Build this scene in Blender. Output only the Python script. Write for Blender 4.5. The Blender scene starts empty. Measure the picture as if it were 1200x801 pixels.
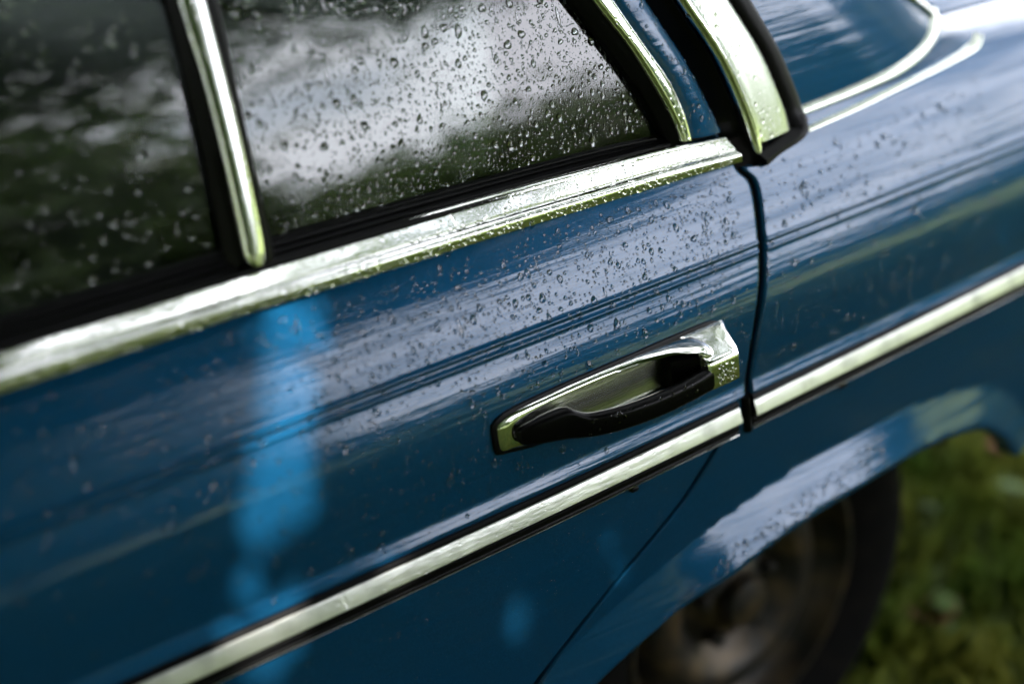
import bpy, bmesh, math, random
import numpy as np
from mathutils import Matrix, Vector

random.seed(7)
rng = np.random.default_rng(11)
S = bpy.context.scene
COL = S.collection

# ------------------------------------------------------------------ camera, sky, sun, exposure
cam_d = bpy.data.cameras.new("camera")
cam = bpy.data.objects.new("camera", cam_d); COL.objects.link(cam)
S.camera = cam
fw = Vector((.52489, .73357, -.4317)).normalized()
rt = Vector((.79223, -.60649, -.06732)); rt = (rt - fw * rt.dot(fw)).normalized()
up = rt.cross(fw)
cam.matrix_world = Matrix(((rt.x, up.x, -fw.x, -.8542), (rt.y, up.y, -fw.y, -.8328),
                           (rt.z, up.z, -fw.z, 1.3442), (0, 0, 0, 1)))
cam_d.sensor_width = 36; cam_d.lens = 50.01
cam_d.clip_start = .02; cam_d.clip_end = 2000
cam_d.dof.use_dof = True
cam_d.dof.focus_distance = 1.225
cam_d.dof.aperture_fstop = 1.5
cam_d.dof.aperture_blades = 0

SUN_AZ, SUN_EL = 101.0, 50.0            # azimuth from +x towards -y
sa, se = math.radians(SUN_AZ), math.radians(SUN_EL)
SUN = np.array([math.cos(sa) * math.cos(se), -math.sin(sa) * math.cos(se), math.sin(se)])
sun_d = bpy.data.lights.new("sun", 'SUN'); sun = bpy.data.objects.new("sun", sun_d); COL.objects.link(sun)
sun_d.energy = 4.5; sun_d.angle = math.radians(.53); sun_d.color = (1, .95, .86)
sun.rotation_euler = Vector(SUN).to_track_quat('Z', 'Y').to_euler()

W = bpy.data.worlds.new("World"); S.world = W; W.use_nodes = True
nt = W.node_tree; nt.nodes.clear()
out = nt.nodes.new('ShaderNodeOutputWorld'); bg = nt.nodes.new('ShaderNodeBackground')
sky = nt.nodes.new('ShaderNodeTexSky'); sky.sky_type = 'NISHITA'; sky.sun_disc = False
sky.sun_elevation = se
sky.sun_rotation = math.atan2(SUN[0], SUN[1])
sky.air_density = 1.0; sky.dust_density = 1.2; sky.ozone_density = 1.5
tc = nt.nodes.new('ShaderNodeTexCoord')
mp = nt.nodes.new('ShaderNodeMapping'); mp.inputs['Scale'].default_value = (1.6, 1.6, 3.4)
nz = nt.nodes.new('ShaderNodeTexNoise'); nz.inputs['Scale'].default_value = 1.7
nz.inputs['Detail'].default_value = 6; nz.inputs['Roughness'].default_value = .55
rp = nt.nodes.new('ShaderNodeValToRGB')
rp.color_ramp.elements[0].position = .28; rp.color_ramp.elements[1].position = .50
mx = nt.nodes.new('ShaderNodeMix'); mx.data_type = 'RGBA'
mx.inputs[7].default_value = (15.2, 15.4, 16.8, 1)
nt.links.new(tc.outputs['Generated'], mp.inputs[0]); nt.links.new(mp.outputs[0], nz.inputs['Vector'])
nt.links.new(nz.outputs['Fac'], rp.inputs[0]); nt.links.new(rp.outputs['Color'], mx.inputs[0])
nt.links.new(sky.outputs[0], mx.inputs[6]); nt.links.new(mx.outputs[2], bg.inputs['Color'])
bg.inputs['Strength'].default_value = .13
nt.links.new(bg.outputs[0], out.inputs[0])

S.view_settings.view_transform = 'Standard'; S.view_settings.look = 'None'
S.view_settings.gamma = 1; S.view_settings.exposure = 2.0
S.cycles.max_bounces = 10; S.cycles.transparent_max_bounces = 16
S.cycles.transmission_bounces = 8; S.cycles.glossy_bounces = 6; S.cycles.diffuse_bounces = 3
S.cycles.sample_clamp_indirect = 12
S.cycles.use_denoising = True

# ------------------------------------------------------------------ materials
def mat(name, base, rough=.5, metal=0., coat=0., spec=.5, noise=None, bump=None, coat_rough=.03, **kw):
    m = bpy.data.materials.new(name); m.use_nodes = True
    t = m.node_tree; b = t.nodes['Principled BSDF']
    b.inputs['Base Color'].default_value = (*base, 1); b.inputs['Roughness'].default_value = rough
    b.inputs['Metallic'].default_value = metal; b.inputs['Coat Weight'].default_value = coat
    b.inputs['Coat Roughness'].default_value = coat_rough
    b.inputs['Specular IOR Level'].default_value = spec
    co = t.nodes.new('ShaderNodeTexCoord')
    if noise:                                   # (scale, detail, colour2, lo, hi)
        n = t.nodes.new('ShaderNodeTexNoise'); n.inputs['Scale'].default_value = noise[0]
        n.inputs['Detail'].default_value = noise[1]
        r = t.nodes.new('ShaderNodeValToRGB')
        r.color_ramp.elements[0].position = noise[3]; r.color_ramp.elements[1].position = noise[4]
        r.color_ramp.elements[0].color = (*base, 1); r.color_ramp.elements[1].color = (*noise[2], 1)
        t.links.new(co.outputs['Object'], n.inputs['Vector'])
        t.links.new(n.outputs['Fac'], r.inputs[0]); t.links.new(r.outputs[0], b.inputs['Base Color'])
    if bump:                                    # list of (scale vec, detail, distance)
        last = None
        for sc, det, dist in bump:
            mpn = t.nodes.new('ShaderNodeMapping'); mpn.inputs['Scale'].default_value = sc
            n = t.nodes.new('ShaderNodeTexNoise'); n.inputs['Scale'].default_value = 1; n.inputs['Detail'].default_value = det
            bp = t.nodes.new('ShaderNodeBump'); bp.inputs['Strength'].default_value = 1
            bp.inputs['Distance'].default_value = dist
            t.links.new(co.outputs['Object'], mpn.inputs[0]); t.links.new(mpn.outputs[0], n.inputs['Vector'])
            t.links.new(n.outputs['Fac'], bp.inputs['Height'])
            if last: t.links.new(last.outputs[0], bp.inputs['Normal'])
            last = bp
        t.links.new(last.outputs[0], b.inputs['Normal'])
        if coat: t.links.new(last.outputs[0], b.inputs['Coat Normal'])
    return m

PAINT = mat('metallic_blue_paint', (.0030, .042, .100), rough=.38, metal=.36, coat=1, spec=.0,
            noise=(900, 2, (.0040, .053, .125), .4, .65),
            bump=[((3, 3, 170), 3, .00016), ((5, 5, 85), 5, .00050), ((60, 60, 60), 3, .00008), ((600, 600, 600), 2, .00002)])
def streaks(m, sc, lo, hi, r0, r1):
    """dried water film: gloss that varies in streaks along the panel"""
    t = m.node_tree; b = t.nodes['Principled BSDF']; co = t.nodes.new('ShaderNodeTexCoord')
    mpn = t.nodes.new('ShaderNodeMapping'); mpn.inputs['Scale'].default_value = sc
    n = t.nodes.new('ShaderNodeTexNoise'); n.inputs['Scale'].default_value = 1; n.inputs['Detail'].default_value = 6; n.inputs['Roughness'].default_value = .65
    r = t.nodes.new('ShaderNodeMapRange'); r.inputs['From Min'].default_value = lo; r.inputs['From Max'].default_value = hi
    r.inputs['To Min'].default_value = r0; r.inputs['To Max'].default_value = r1
    w = t.nodes.new('ShaderNodeMapRange'); w.inputs['From Min'].default_value = lo; w.inputs['From Max'].default_value = hi
    w.inputs['To Min'].default_value = 1; w.inputs['To Max'].default_value = .5
    t.links.new(co.outputs['Object'], mpn.inputs[0]); t.links.new(mpn.outputs[0], n.inputs['Vector']); t.links.new(n.outputs['Fac'], r.inputs[0]); t.links.new(n.outputs['Fac'], w.inputs[0])
    t.links.new(r.outputs[0], b.inputs['Coat Roughness']); t.links.new(w.outputs[0], b.inputs['Coat Weight'])
streaks(PAINT, (3, 3, 80), .44, .66, .02, .09)
CHROME = mat('chrome', (.88, .89, .86), rough=.07, metal=1,
             bump=[((25, 25, 60), 4, .00022), ((400, 400, 400), 3, .00005)])
CHROME2 = mat('brushed_chrome', (.84, .85, .82), rough=.17, metal=1,
              bump=[((20, 20, 500), 3, .0001), ((700, 700, 700), 2, .00003)])
DULL = mat('dull_bright_trim', (.62, .63, .60), rough=.28, metal=1, noise=(30, 6, (.36, .37, .35), .48, .75), bump=[((30, 30, 300), 4, .0002), ((300, 300, 300), 3, .00005)])
SCOOP = mat('bright_scoop', (.88, .90, .78), rough=.25, metal=1, bump=[((20, 20, 400), 3, .0002)])
SATIN = mat('satin_chrome', (.60, .63, .56), rough=.26, metal=1, bump=[((20, 20, 20), 3, .0002)])
RUBBER = mat('black_rubber', (.002, .002, .0025), rough=.40, spec=.12, bump=[((300, 300, 300), 3, .0002)])
GRIP = mat('black_plastic', (.002, .002, .0022), rough=.26, spec=.09, bump=[((1500, 1500, 1500), 2, .00006)])
DARK = mat('dark_interior', (.012, .013, .014), rough=.8, noise=(6, 4, (.022, .021, .02), .3, .7))
SEAT = mat('seat_cloth', (.02, .022, .025), rough=.9, noise=(40, 4, (.035, .034, .032), .3, .7))
TYRE = mat('tyre_rubber', (.0022, .0022, .0022), rough=.8, spec=.06, noise=(30, 5, (.006, .005, .004), .45, .75), bump=[((90, 90, 90), 4, .001)])
RIM = mat('rusty_steel', (.012, .011, .009), rough=.5, metal=.4, noise=(24, 6, (.075, .050, .022), .45, .7), bump=[((80, 80, 80), 4, .0006)])
UNDER = mat('underseal', (.005, .005, .005), rough=.9, spec=.03, noise=(15, 4, (.010, .009, .008), .3, .7))

def glass_mat(name, tint):
    m = bpy.data.materials.new(name); m.use_nodes = True; t = m.node_tree; t.nodes.clear()
    o = t.nodes.new('ShaderNodeOutputMaterial'); mixn = t.nodes.new('ShaderNodeMixShader')
    tr = t.nodes.new('ShaderNodeBsdfTransparent'); tr.inputs[0].default_value = (*tint, 1)
    gl = t.nodes.new('ShaderNodeBsdfGlossy'); gl.inputs['Roughness'].default_value = .012
    fr = t.nodes.new('ShaderNodeFresnel'); fr.inputs['IOR'].default_value = 1.80
    t.links.new(fr.outputs[0], mixn.inputs[0]); t.links.new(tr.outputs[0], mixn.inputs[1]); t.links.new(gl.outputs[0], mixn.inputs[2])
    t.links.new(mixn.outputs[0], o.inputs[0]); return m
GLASS = glass_mat('tinted_glass', (.42, .46, .44))

def water_mat():
    m = bpy.data.materials.new('water'); m.use_nodes = True; t = m.node_tree; t.nodes.clear()
    o = t.nodes.new('ShaderNodeOutputMaterial'); g = t.nodes.new('ShaderNodeBsdfGlass')
    g.inputs['IOR'].default_value = 1.333; g.inputs['Roughness'].default_value = 0
    t.links.new(g.outputs[0], o.inputs[0]); return m
WATER = water_mat()

def leaf_mat(name, c1, c2, trans):
    m = bpy.data.materials.new(name); m.use_nodes = True; t = m.node_tree; t.nodes.clear()
    o = t.nodes.new('ShaderNodeOutputMaterial'); mixn = t.nodes.new('ShaderNodeMixShader')
    d = t.nodes.new('ShaderNodeBsdfPrincipled'); d.inputs['Roughness'].default_value = .5
    tl = t.nodes.new('ShaderNodeBsdfTranslucent')
    co = t.nodes.new('ShaderNodeTexCoord'); n = t.nodes.new('ShaderNodeTexNoise'); n.inputs['Scale'].default_value = 3.0
    n.inputs['Detail'].default_value = 8
    r = t.nodes.new('ShaderNodeValToRGB'); r.color_ramp.elements[0].position = .35; r.color_ramp.elements[1].position = .65
    r.color_ramp.elements[0].color = (*c1, 1); r.color_ramp.elements[1].color = (*c2, 1)
    t.links.new(co.outputs['Object'], n.inputs['Vector']); t.links.new(n.outputs['Fac'], r.inputs[0])
    t.links.new(r.outputs[0], d.inputs['Base Color']); t.links.new(r.outputs[0], tl.inputs[0])
    mixn.inputs[0].default_value = trans
    t.links.new(d.outputs[0], mixn.inputs[1]); t.links.new(tl.outputs[0], mixn.inputs[2]); t.links.new(mixn.outputs[0], o.inputs[0])
    return m
LEAF = leaf_mat('shade_leaves', (.035, .075, .014), (.085, .14, .028), .45)
LEAF2 = leaf_mat('meadow_tree_leaves', (.045, .085, .025), (.10, .14, .04), .3)
GRASSM = leaf_mat('grass_blades', (.07, .13, .02), (.17, .20, .04), .35)
GRASSD = leaf_mat('rear_grass_blades', (.055, .12, .014), (.27, .28, .045), .4)  # second blade colour, light level tuned into it for the patch behind the wheel
BARK = mat('bark', (.05, .04, .03), rough=.9, noise=(20, 6, (.10, .085, .065), .3, .7), bump=[((8, 8, 2), 6, .02)])

# ------------------------------------------------------------------ small helpers
def link(o, parent=None):
    COL.objects.link(o)
    if parent: o.parent = parent
    return o
def tag(o, label, cat, group=None, kind=None):
    if label: o['label'] = label
    if cat: o['category'] = cat
    if group: o['group'] = group
    if kind: o['kind'] = kind
    return o
def mesh_obj(name, v, f, m, parent=None, smooth=True, angle=35, normals=None):
    me = bpy.data.meshes.new(name)
    me.from_pydata([tuple(map(float, p)) for p in v], [], [tuple(map(int, q)) for q in f]); me.update()
    if m: me.materials.append(m)
    if smooth:
        me.shade_smooth()
        if normals is not None: me.normals_split_custom_set_from_vertices([tuple(n) for n in normals])
        elif angle: me.set_sharp_from_angle(angle=math.radians(angle))
    return link(bpy.data.objects.new(name, me), parent)
def quads_obj(name, V, m, parent=None, quad=4):     # V: (n, quad, 3) separate faces, quick path
    n = len(V); me = bpy.data.meshes.new(name)
    me.vertices.add(n * quad); me.vertices.foreach_set('co', np.asarray(V, np.float32).reshape(-1))
    me.loops.add(n * quad); me.loops.foreach_set('vertex_index', np.arange(n * quad, dtype=np.int32))
    me.polygons.add(n); me.polygons.foreach_set('loop_start', np.arange(n, dtype=np.int32) * quad)
    me.update(calc_edges=True); me.validate()
    me.materials.append(m)
    return link(bpy.data.objects.new(name, me), parent)
def tris_obj(name, V, F, m, parent=None):
    me = bpy.data.meshes.new(name)
    me.vertices.add(len(V)); me.vertices.foreach_set('co', np.asarray(V, np.float32).reshape(-1))
    nf = len(F); k = F.shape[1]
    me.loops.add(nf * k); me.loops.foreach_set('vertex_index', np.asarray(F, np.int32).reshape(-1))
    me.polygons.add(nf); me.polygons.foreach_set('loop_start', np.arange(nf, dtype=np.int32) * k)
    me.update(calc_edges=True); me.materials.append(m); me.shade_smooth()
    return link(bpy.data.objects.new(name, me), parent)
def smooth_curve(p, n):
    """Catmull-Rom through the points, n samples, even arc length"""
    p = np.array(p, float)
    q = np.vstack([2 * p[0] - p[1], p, 2 * p[-1] - p[-2]]); o = []
    for i in range(1, len(q) - 2):
        t = np.linspace(0, 1, 24, endpoint=False)[:, None]
        a, b, c, d = q[i - 1], q[i], q[i + 1], q[i + 2]
        o.append(.5 * (2 * b + (c - a) * t + (2 * a - 5 * b + 4 * c - d) * t ** 2 + (-a + 3 * b - 3 * c + d) * t ** 3))
    o = np.vstack(o + [p[-1:]])
    s = np.r_[0, np.cumsum(np.linalg.norm(np.diff(o, axis=0), axis=1))]
    u = np.linspace(0, s[-1], n)
    return np.c_[tuple(np.interp(u, s, o[:, k]) for k in range(o.shape[1]))]

# ------------------------------------------------------------------ the body side: x to the rear, z up, the side faces -y
KX, X0 = .022, .05
ZS = [.10, .20, .24, .30, .42, .58, .66, .705, .707, .716, .719, .76, .79, .815, .830, .842, .855, .885, .90, .925, .95, 1.1]
SL = [-1.2, -.9, -.45, -.20, -.06, -.02, .0, .0, .42, .42, .03, .07, .18, .37, .40, .40, .41, .45, .52, .64, .70, .8]
_z = np.arange(.10, 1.1, .00025); _s = np.interp(_z, ZS, SL)
_y = np.concatenate([[0], np.cumsum((_s[1:] + _s[:-1]) / 2 * .00025)]); _y -= np.interp(.69, _z, _y)
def swage(z):
    """two fine pressed ridges along the flank"""
    r = 0
    for c in (.8330, .8405): r = r - .0011 * np.exp(-((z - c) / .0020) ** 2)
    return r
def side(x, z): return np.interp(z, _z, _y) + KX * (x - X0) ** 2
def glassy(x, z):
    h = np.clip(z - .94, -.06, .6)
    return .088 + .21 * h + .30 * h * h + KX * (x - X0) ** 2
def frame(x, z): return glassy(x, z) - .012
def outer(x, z): return np.minimum(frame(x, z), side(x, z))
def vent_line(x): return np.interp(x, [.05, .060, .0835, .110, .140, .156, .160], [.9045, .9045, .9005, .9060, .9105, .9175, .932])
SHUT = smooth_curve([(.052, .99), (.052, .93), (.0565, .904), (.066, .887), (.054, .835), (.030, .77), (.013, .711), (.002, .683), (-.026, .668),
                     (-.076, .625), (-.141, .585), (-.203, .545), (-.264, .50), (-.32, .44), (-.355, .38), (-.37, .30), (-.372, .2)], 300)
_o = np.argsort(SHUT[:, 1]); _sz, _sx = SHUT[_o, 1], SHUT[_o, 0]
def shut(z): return np.interp(z, _sz, _sx)
ARCH = smooth_curve([(-.372, .10), (-.36, .25), (-.325, .36), (-.265, .444), (-.193, .483), (-.131, .504), (-.064, .524), (.024, .542), (.098, .550), (.186, .552), (.25, .550),
                     (.328, .540), (.375, .528), (.414, .502), (.440, .474), (.462, .44), (.475, .40), (.48, .10)], 220)
def arch_dist(x, z):
    """signed distance from the wheel-arch edge, positive on the panel"""
    P = np.c_[np.ravel(x), np.ravel(z)]
    d = np.full(len(P), 9.0); A = ARCH
    for i in range(len(A) - 1):
        a, b = A[i], A[i + 1]; ab = b - a
        t = np.clip(((P - a) @ ab) / (ab @ ab), 0, 1)
        d = np.minimum(d, np.linalg.norm(P - a - t[:, None] * ab, axis=1))
    ztop = np.interp(P[:, 0], A[5:-2, 0], A[5:-2, 1], left=-1, right=-1)
    ztop = np.where((P[:, 0] > -.36) & (P[:, 0] < .478), np.interp(P[:, 0], A[:, 0], A[:, 1]), -1)
    return np.where(P[:, 1] < ztop, -d, d).reshape(np.shape(x))
def flank(x, z, arch=True):
    y = side(x, z) + swage(z)
    if arch:
        t = np.clip(arch_dist(x, z) / .050, 0, 1)
        y = y - np.interp(x, [-.3, -.10, -.03, .15, .30], [.017, .018, .0280, .0280, .0190]) * (1 - t) ** 1.03
        d = np.clip(arch_dist(x, z), 0, .007) / .007
        y = y + .005 * (1 - d) ** 2
    return y

def clip_cells(X, Z, phi):
    """grid of cells kept where phi > 0, cut smoothly along phi = 0"""
    nu, nv = X.shape; key = {}; pts = []; faces = []
    def vid(x, z):
        k = (round(x, 5), round(z, 5))
        if k not in key: key[k] = len(pts); pts.append((x, z))
        return key[k]
    for i in range(nu - 1):
        for j in range(nv - 1):
            idx = ((i, j), (i + 1, j), (i + 1, j + 1), (i, j + 1))
            ph = [phi[a] for a in idx]
            if max(ph) <= 0: continue
            if min(ph) > 0:
                ids = list(dict.fromkeys(vid(X[a], Z[a]) for a in idx))
                if len(ids) > 2: faces.append(ids)
                continue
            poly = []
            for k in range(4):
                a, b = idx[k], idx[(k + 1) % 4]; pa, pb = phi[a], phi[b]
                if pa > 0: poly.append((X[a], Z[a]))
                if (pa > 0) != (pb > 0):
                    t = pa / (pa - pb); poly.append((X[a] + (X[b] - X[a]) * t, Z[a] + (Z[b] - Z[a]) * t))
            ids = []
            for q in poly:
                w = vid(*q)
                if w not in ids: ids.append(w)
            if len(ids) > 2: faces.append(ids)
    return np.array(pts), faces
def panel(name, X, Z, phi, yfn, m, parent, depth=.016):
    pts, faces = clip_cells(X, Z, phi)
    x, z = pts[:, 0], pts[:, 1]; e = .0004
    y = yfn(x, z)
    nx = (yfn(x + e, z) - yfn(x - e, z)) / (2 * e); nz_ = (yfn(x, z + e) - yfn(x, z - e)) / (2 * e)
    N = np.c_[nx, -np.ones_like(nx), nz_]; N /= np.linalg.norm(N, axis=1)[:, None]
    V = np.c_[x, y, z]
    # consistent winding: outward is -y
    F = []
    for f in faces:
        a, b, c = V[f[0]], V[f[1]], V[f[2]]
        ar = sum(V[f[k]][0] * V[f[(k + 1) % len(f)]][2] - V[f[(k + 1) % len(f)]][0] * V[f[k]][2] for k in range(len(f)))
        F.append(f if ar > 0 else f[::-1])
    # hem: fold the open boundary inwards
    cnt = {}
    for f in F:
        for k in range(len(f)):
            a, b = f[k], f[(k + 1) % len(f)]; cnt[(a, b)] = 1
    edge = [(a, b) for (a, b) in cnt if (b, a) not in cnt]
    V2 = list(V); N2 = list(N)
    for a, b in edge:
        i = len(V2); d = V[b] - V[a]; n = np.array([d[2], 0, -d[0]]); n /= max(1e-9, np.linalg.norm(n))
        for p in (a, b):
            V2.append(V[p]); N2.append(n)
        for p in (b, a):
            V2.append(V[p] + np.array([0, depth, 0])); N2.append(n)
        F.append([i + 1, i, i + 3, i + 2])
    return mesh_obj(name, V2, F, m, parent, normals=N2)
def ribbon(name, L, R, prof, fn, m, parent, n=70, angle=40, caps=True):
    """moulding between two edge curves; prof = (0..1 across, height above the surface)"""
    L, R = smooth_curve(L, n), smooth_curve(R, n); V = []; F = []; k = len(prof)
    for a, b in zip(L, R):
        for s, h in prof:
            x, z = a + (b - a) * s; V.append((x, float(fn(x, z)) - h, z))
    flip = np.cross(np.r_[L[-1] - L[0]], np.r_[R[n // 2] - L[n // 2]]) > 0
    for i in range(n - 1):
        for j in range(k - 1):
            q = [i * k + j, (i + 1) * k + j, (i + 1) * k + j + 1, i * k + j + 1]
            F.append(q if flip else q[::-1])
    if caps:
        F.append(list(range(k)) if not flip else list(range(k))[::-1])
        F.append([(n - 1) * k + j for j in range(k)][::-1] if not flip else [(n - 1) * k + j for j in range(k)])
    return mesh_obj(name, V, F, m, parent, angle=angle)
def dome(h, n=9, p=2.2, base=-.003):
    s = np.linspace(-1, 1, n)
    return [(0, base)] + [((a + 1) / 2, h * (1 - abs(a) ** p) ) for a in s] + [(1, base)]
def box(name, lo, hi, m, parent, bev=.0):
    bm = bmesh.new(); bmesh.ops.create_cube(bm, size=1)
    for v in bm.verts: v.co = Vector([(a + b) / 2 + c * (b - a) for a, b, c in zip(lo, hi, v.co)])
    if bev: bmesh.ops.bevel(bm, geom=bm.edges[:], offset=bev, segments=3, affect='EDGES', profile=.5)
    me = bpy.data.meshes.new(name); bm.to_mesh(me); bm.free(); me.materials.append(m); me.shade_smooth(); me.set_sharp_from_angle(angle=.7)
    return link(bpy.data.objects.new(name, me), parent)
def lathe_y(name, prof, m, parent, n=64, cut=None, angle=40):
    """prof = (radius, y) turned about the y axis"""
    k = len(prof); V = []; F = []
    for i in range(n):
        a = 2 * math.pi * i / n
        for r, y in prof: V.append((r * math.cos(a), y, r * math.sin(a)))
    for i in range(n):
        for j in range(k - 1):
            i2 = (i + 1) % n; F.append((i * k + j, i2 * k + j, i2 * k + j + 1, i * k + j + 1))
    return mesh_obj(name, V, F, m, parent, angle=angle)

# ------------------------------------------------------------------ ground
def grid_plane(name, size, n, m, z=0):
    a = np.sinh(np.linspace(-1, 1, n) * 5) / np.sinh(5) * size
    X, Y = np.meshgrid(a, a, indexing='ij')
    Zz = z + .02 * np.sin(X * 1.7) * np.cos(Y * 1.3) * np.exp(-(X ** 2 + Y ** 2) / 900)
    V = np.c_[X.ravel(), Y.ravel(), Zz.ravel()]
    i, j = np.meshgrid(np.arange(n - 1), np.arange(n - 1), indexing='ij'); b = (i * n + j).ravel()
    return tris_obj(name, V, np.c_[b, b + n, b + n + 1, b + 1], m)
GROUND = mat('meadow_ground', (.07, .12, .022), rough=.95, noise=(1.1, 9, (.19, .22, .05), .35, .68), bump=[((12, 12, 12), 6, .03)])
g = grid_plane('ground', 600, 90, GROUND); g['kind'] = 'structure'

# ------------------------------------------------------------------ the car
car = link(bpy.data.objects.new('parked_car', None))
tag(car, 'wet metallic blue classic sedan parked on grass under trees', 'car')

TOPZ = [(-3, .940), (-.60, .944), (0, .938), (.07, .930), (.16, .925), (.30, .927), (.43, .936), (.7, .93), (1.4, .90)]
def topz(x): return np.interp(x, [t[0] for t in TOPZ], [t[1] for t in TOPZ])
GAP = .0036
def vgrid(n1):
    zs = np.r_[np.linspace(.235, .66, 90), np.linspace(.664, .72, 40), np.linspace(.722, .822, 50), np.linspace(.824, .85, 60), np.linspace(.852, 1, 50)]
    return zs
zs = vgrid(0)
# rear door skin
u = -np.r_[0, .0007, .0015, .0025, .004, .006, np.linspace(.010, .6, 110), np.linspace(.61, .98, 40)] - GAP
U, Zg = np.meshgrid(u, zs, indexing='ij'); Zg = np.minimum(Zg, topz(U) - .003)
Zg = np.maximum.accumulate(Zg + np.arange(len(zs)) * 1e-9, axis=1)
Xg = np.maximum(shut(Zg) + U, -.98 + (U - u[-1]) * 1e-3)
def door_y(x, z):
    d = np.clip(shut(z) - GAP - x, 0, .004) / .004
    return flank(x, z, False) + .0018 * (1 - d) ** 2
HOLE = np.array([(-.262, .7790), (-.215, .7830), (-.12, .7850), (-.03, .7850), (-.03, .7500), (-.12, .7500), (-.20, .7530), (-.262, .7610)])
def hole_dist(x, z):
    P = np.c_[np.ravel(x), np.ravel(z)]; d = np.full(len(P), 9.); ins = np.zeros(len(P), bool); j = len(HOLE) - 1
    for i in range(len(HOLE)):
        a, b = HOLE[j], HOLE[i]; ab = b - a; t = np.clip(((P - a) @ ab) / (ab @ ab), 0, 1)
        d = np.minimum(d, np.linalg.norm(P - a - t[:, None] * ab, axis=1))
        ins ^= ((b[1] > P[:, 1]) != (a[1] > P[:, 1])) & (P[:, 0] < (a[0] - b[0]) * (P[:, 1] - b[1]) / (a[1] - b[1] + 1e-12) + b[0]); j = i
    return np.where(ins, -d, d).reshape(np.shape(x))
door = panel('rear_door', Xg, Zg, hole_dist(Xg, Zg), door_y, PAINT, car)
# quarter panel with the wheel arch
u = np.r_[0, .0007, .0015, .0025, .004, .006, np.linspace(.010, .90, 170), np.linspace(.91, 1.25, 30)] + GAP
U, Zg = np.meshgrid(u, zs, indexing='ij')
Xg = shut(Zg) + U
Zg = np.minimum(Zg, topz(Xg) + .004); Zg = np.maximum.accumulate(Zg + np.arange(len(zs)) * 1e-9, axis=1)
def quarter_y(x, z):
    d = np.clip(x - shut(z) - GAP, 0, .004) / .004
    tail = np.clip(x - .75, 0, 1)
    return flank(x, z) + .0018 * (1 - d) ** 2 + .35 * tail ** 2.2
phi = np.minimum(np.where(Xg < .158, vent_line(Xg) - Zg, np.maximum(vent_line(Xg) - Zg, Xg - .158)), arch_dist(Xg, Zg)); phi = np.minimum(phi, np.where(Xg > .44, Zg - .462 + .1 * np.clip(Xg - .5, 0, .6), 1))
quarter = panel('quarter_panel', Xg, Zg, phi, quarter_y, PAINT, car, depth=.022)

_j = SHUT[(SHUT[:, 1] < .93) & (SHUT[:, 1] > .24)][::6]
ribbon('gap_shade_strip', [(a - .03, b) for a, b in _j], [(a + .03, b) for a, b in _j], [(0, 0), (1, 0)], lambda x, z: flank(x, z, False) + .0055, UNDER, quarter, n=80, caps=False)  # black strip added behind the shut gap to stand for its shade

# belt moulding: ridged chrome along the foot of the windows
BT = [(-.975, .948), (-.80, .949), (-.623, .949), (-.562, .949), (-.441, .9485), (-.316, .948), (-.191, .946), (-.101, .943), (-.021, .940), (.050, .9345)]
BB = [(-.975, .921), (-.80, .921), (-.634, .921), (-.543, .921), (-.442, .921), (-.331, .919), (-.195, .917), (-.037, .914), (.056, .9115)]
BP = [(0, -.004), (.0, .001), (.02, .0035), (.06, .005), (.11, .0055), (.16, .0045), (.20, .005), (.36, .0072), (.46, .0084), (.50, .0074), (.53, .0076),
      (.55, .0092), (.58, .0110), (.62, .0120), (.66, .0123), (.70, .0119), (.76, .0110), (.86, .0092), (.955, .0076), (1, .003), (1, -.004)]
ribbon('belt_moulding', BT, BB, BP, side, CHROME, door, n=160, angle=50)

# side moulding: chrome strip on a black base
def strip(parent, x0, x1):
    xs = np.linspace(x0, x1, 14); dz = np.interp(xs, [-.5, -.25, 0, .16, .44, 1.3], [-.0005, -.001, .0005, .002, .004, .006])
    ribbon('moulding_base', np.c_[xs, .7045 + dz], np.c_[xs, .6705 + dz], [(0, -.003), (.0, .002), (.06, .0042), (.12, .0042), (.16, .003), (.70, .003), (.74, .0045), (.90, .0035), (.93, .0042), (1, .001), (1, -.003)],
           side, RUBBER, parent, n=90, angle=30)
    ribbon('side_moulding', np.c_[xs, .6998 + dz], np.c_[xs, .6850 + dz], [(0, .001), (.0, .0034), (.06, .0046), (.12, .0050), (.5, .0069), (.88, .0088), (.95, .0091), (.985, .0088), (1, .0075), (1, .002)],
           side, DULL, parent, n=90, angle=24)
    ribbon('moulding_edge', np.c_[xs, .6712 + dz], np.c_[xs, .6690 + dz], [(0, -.002), (.0, .003), (.5, .0046), (1, .003), (1, -.002)], side, CHROME2, parent, n=60)
strip(door, -.978, -.006)
strip(quarter, .0135, .74)
clipb = ribbon('moulding_clip', [(.0005, .706), (.0045, .668)], [(.0095, .708), (.0135, .670)], dome(.006, 7), side, RUBBER, quarter, n=8)

for x_, z_, p_ in ((-.137, .6665, door), (.142, .6690, quarter)):
    box('moulding_stud', (x_ - .004, float(side(x_, z_)) - .005, z_ - .003), (x_ + .004, float(side(x_, z_)) + .002, z_ + .0025), RUBBER, p_, .0015)

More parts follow.
